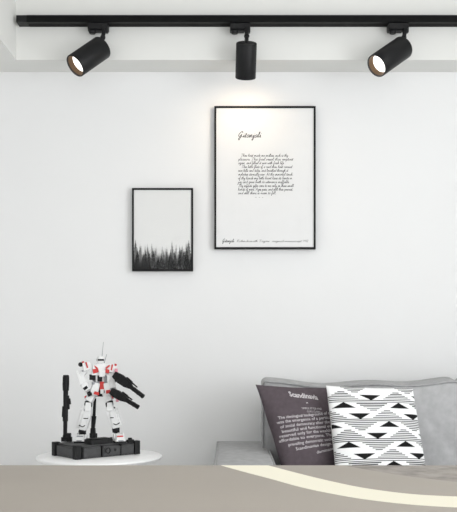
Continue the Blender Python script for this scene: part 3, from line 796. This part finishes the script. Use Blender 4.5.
# arm hanging at the photo's left, hand by the hip
m = MB(); L_(m, (85, 370, 0), (81.2, 377, 0), 5, 6, 5, 6); m.build('upper_arm', ['rwhite'], bot, bevel=0.0012)
m = MB(); m.ball(R(81.4, 377.5, 0), 2.6*u_); m.build('elbow_joint', ['rdark'], bot)
m = MB(); L_(m, (79.8, 375, -1), (84.5, 384, -4), 6, 6.5, 7.4, 7.5); L_(m, (84.5, 384, -4), (87.8, 390.6, -6), 7.4, 7.5, 5, 5.6)
L_(m, (77.0, 371.5, -1.5), (82.0, 385, -6.0), 2.0, 5, 3.2, 5.4); L_(m, (84.6, 387.0, -8.0), (86.4, 389.2, -8.6), 4.6, 0.9, 4.2, 0.9, 2)
m.build('forearm', WRD, bot, bevel=0.0012)
def fist(c, d, sgn, name='hand'):
    m = MB(); d = d.normalized(); sx = (SX-d*SX.dot(d)).normalized(); sy = d.cross(sx); c = R(*c)
    m.limb(c-d*1.8*u_, c+d*1.2*u_, 3.8*u_, 2.8*u_, 4.2*u_, 2.8*u_)
    for k in range(4):
        a = c+d*1.0*u_+sx*(-1.6+1.06*k)*u_
        m.limb(a, a+d*1.5*u_-sy*0.3*u_, 0.95*u_, 1.2*u_, 0.9*u_, 1.1*u_); m.limb(a+d*1.4*u_-sy*0.2*u_, a+d*1.0*u_-sy*1.8*u_, 0.9*u_, 1.1*u_, 0.8*u_, 0.9*u_)
    a = c+sx*sgn*2*u_; m.limb(a, a+d*1.6*u_+sx*sgn*0.6*u_-sy*0.8*u_, 1.0*u_, 1.1*u_, 0.9*u_, 0.9*u_)
    return m.build(name, ['rdark'], bot, bevel=0.0005)
fist((89.2, 393.4, -6.6), R(90.4, 396.4, -7.2)-R(87.8, 390.6, -6), 1)
# raised arm at the photo's right
m = MB(); L_(m, (112.4, 372, 1), (113.6, 380, 0), 5, 6, 5, 6); m.build('upper_arm', ['rwhite'], bot, bevel=0.0012)
m = MB(); m.ball(R(113.4, 381, 0), 2.6*u_); m.build('elbow_joint', ['rdark'], bot)
m = MB(); L_(m, (111.8, 380, -1), (113.3, 388.5, -4.6), 5.4, 6.5, 5.6, 5.4); m.build('forearm', ['rwhite'], bot, bevel=0.0012)
fist((113.6, 390.8, -7.0), R(113.8, 391.4, -5.9)-R(113.3, 388.5, -4.6), -1)
m = MB(); bx(m, (116.2, 371.6, -4), (3.6, 2, 6), yaw, 0, (0.7, 1)); m.build('clear_panel', ['rpink'], bot, bevel=0.001, label='pale pink translucent looking panel on the shoulder')
m = MB(); bx(m, (117.2, 399.8, -3), (3.0, 2, 4), yaw, 0, (0.7, 1)); m.limb(R(113.6, 393.0, -3), R(117, 399, -3), 1.2*u_, 1.2*u_, 1.2*u_, 1.2*u_); m.build('clear_panel', ['rpink'], bot, bevel=0.001, label='pale pink panel low beside the hip')

# ------------------------------------------------------------------ toy gatling guns
def gun(a, b, w, label, dd):
    A = R(a[0], a[1], dd); Bp = R(b[0], b[1], dd-8)
    ax = (Bp-A).normalized(); Lg = (Bp-A).length
    t = thing('toy_gatling_gun', A, label, 'toy weapon', 'black guns held by the robot')
    sx = ax.cross(Vector((0, 1, 0))).normalized(); sy = ax.cross(sx)
    if sx.z < 0: sx = -sx; sy = -sy
    m = MB()
    m.limb(A-ax*1.5*u_, A+ax*Lg*0.16, 6.5*u_, 6*u_, w*u_, 7*u_, sx); m.limb(A+ax*Lg*0.16, A+ax*Lg*0.42, w*u_, 7*u_, w*0.86*u_, 6*u_, sx)
    m.limb(A+ax*Lg*0.42, A+ax*Lg*0.56, w*0.8*u_, 6*u_, 4.4*u_, 4.4*u_, sx)
    m.build('receiver', 'gun', t, bevel=0.0014)
    m = MB()
    for k in range(6):
        th = k*math.pi/3; o_ = (sx*math.cos(th)+sy*math.sin(th))*1.45*u_
        m.cyl(A+ax*Lg*0.5+o_, A+ax*Lg+o_, 0.72*u_, seg=10)
    for q in (0.66, 0.82, 0.97): m.cyl(A+ax*Lg*(q-0.02), A+ax*Lg*(q+0.015), 2.35*u_, seg=20)
    m.build('barrel_cluster', 'gun', t)
    m = MB(); o_ = sx*(w*0.42)*u_
    m.limb(A+ax*Lg*0.30+o_, A+ax*Lg*0.50+o_, 3.6*u_, 4*u_, 2.4*u_, 3*u_, sx); m.limb(A+ax*Lg*0.50+o_, A+ax*Lg*0.70+o_*0.9, 1.6*u_, 1.8*u_, 1.2*u_, 1.2*u_, sx)
    m.build('upper_barrel', 'gun', t, bevel=0.0008)
    m = MB(); m.cyl(A+ax*Lg*0.22-sy*3.4*u_, A+ax*Lg*0.22+sy*3.4*u_, 2.7*u_); m.build('magazine_drum', 'gun', t, bevel=0.0008)
    return t
gun((115.6, 375.2), (143.6, 396.8), 9.4, 'upper of two black toy multi-barrel guns held by the robot', -11.8)
gun((112.6, 391.6), (138.6, 407.4), 8.4, 'lower of two black toy multi-barrel guns held by the robot', -13.6)
bpy.context.view_layer.update()

# ------------------------------------------------------------------ made-up foreground slab with a glowing strip, stands in for another picture's band
ZK = 0.75
yb = onz(228, 465.3, ZK).y; yfk = -DW+1.35
XA, XB = -1.25, 1.25
cnt = thing('stand_in_counter', (0, (yb+yfk)/2, 0), 'made-up taupe slab in the foreground with a curved glowing light strip, standing in for a band of another picture', 'stand_in_counter')
def curve_pts(px):           # photo points projected to the counter top, smoothed
    return [onz(a, b, ZK) for a, b in catmull(px, 6)]
up = [(262, 463.6), (268.3, 465.3), (299, 473.4), (330, 480.9), (365, 488.0), (410, 493.8), (457, 496.4), (520, 497.5), (600, 497)]
lo = [(216, 463.5), (220.5, 465.3), (245, 472.2), (271, 479.0), (299.6, 486.9), (330, 493.4), (365, 499.4), (410, 504.5), (457, 507.5), (520, 509.5), (600, 510)]
cn = [(334, 463.8), (342.5, 465.3), (380, 471.8), (410, 476.4), (457, 481.8), (520, 486.5), (600, 489)]
def clip(pts):
    out = []
    for a, b in zip(pts[:-1], pts[1:]):
        ina, inb = a.y <= yb, b.y <= yb
        if ina and not out: out.append(a)
        if ina != inb:
            t = (yb-a.y)/(b.y-a.y); q = a+(b-a)*t
            if not ina: out = [q]
        if inb: out.append(b)
    return [p for p in out if p.x <= XB]
U_, Lw, C_ = [clip(curve_pts(q)) for q in (up, lo, cn)]
def endx(pts):
    q = pts[-1].copy(); q.x = XB; return pts+[q]
U_, Lw, C_ = endx(U_), endx(Lw), endx(C_)
def slab(poly, z0, z1):
    n = len(poly); v = [(p.x, p.y, z0) for p in poly]+[(p.x, p.y, z1) for p in poly]
    f = [tuple(range(n))[::-1], tuple(range(n, 2*n))]+[(i, (i+1) % n, n+(i+1) % n, n+i) for i in range(n)]
    return v, f
cor = lambda x, y: Vector((x, y, ZK))
v, f = slab([cor(XA, yb)]+Lw+[cor(XB, yfk), cor(XA, yfk)], ZK-0.045, ZK)
mb = MB().add(v, f)
v, f = slab(U_+C_[::-1], ZK-0.045, ZK); mb.add(v, f)
mb.build('worktop', 'stand_in_counter', cnt, smooth=False)
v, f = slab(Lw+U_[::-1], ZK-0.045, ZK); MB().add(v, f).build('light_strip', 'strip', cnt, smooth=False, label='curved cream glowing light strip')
v, f = slab(C_+[cor(XB, yb)], ZK-0.045, ZK); MB().add(v, f).build('stone_inlay', 'concrete', cnt, smooth=False, label='rough grey concrete corner of the stand-in worktop')
MB().span((XA+0.04, yfk+0.06, 0.0), (XB-0.04, yb-0.05, ZK-0.045)).build('cabinet', 'stand_in_counter', cnt, bevel=0.003)
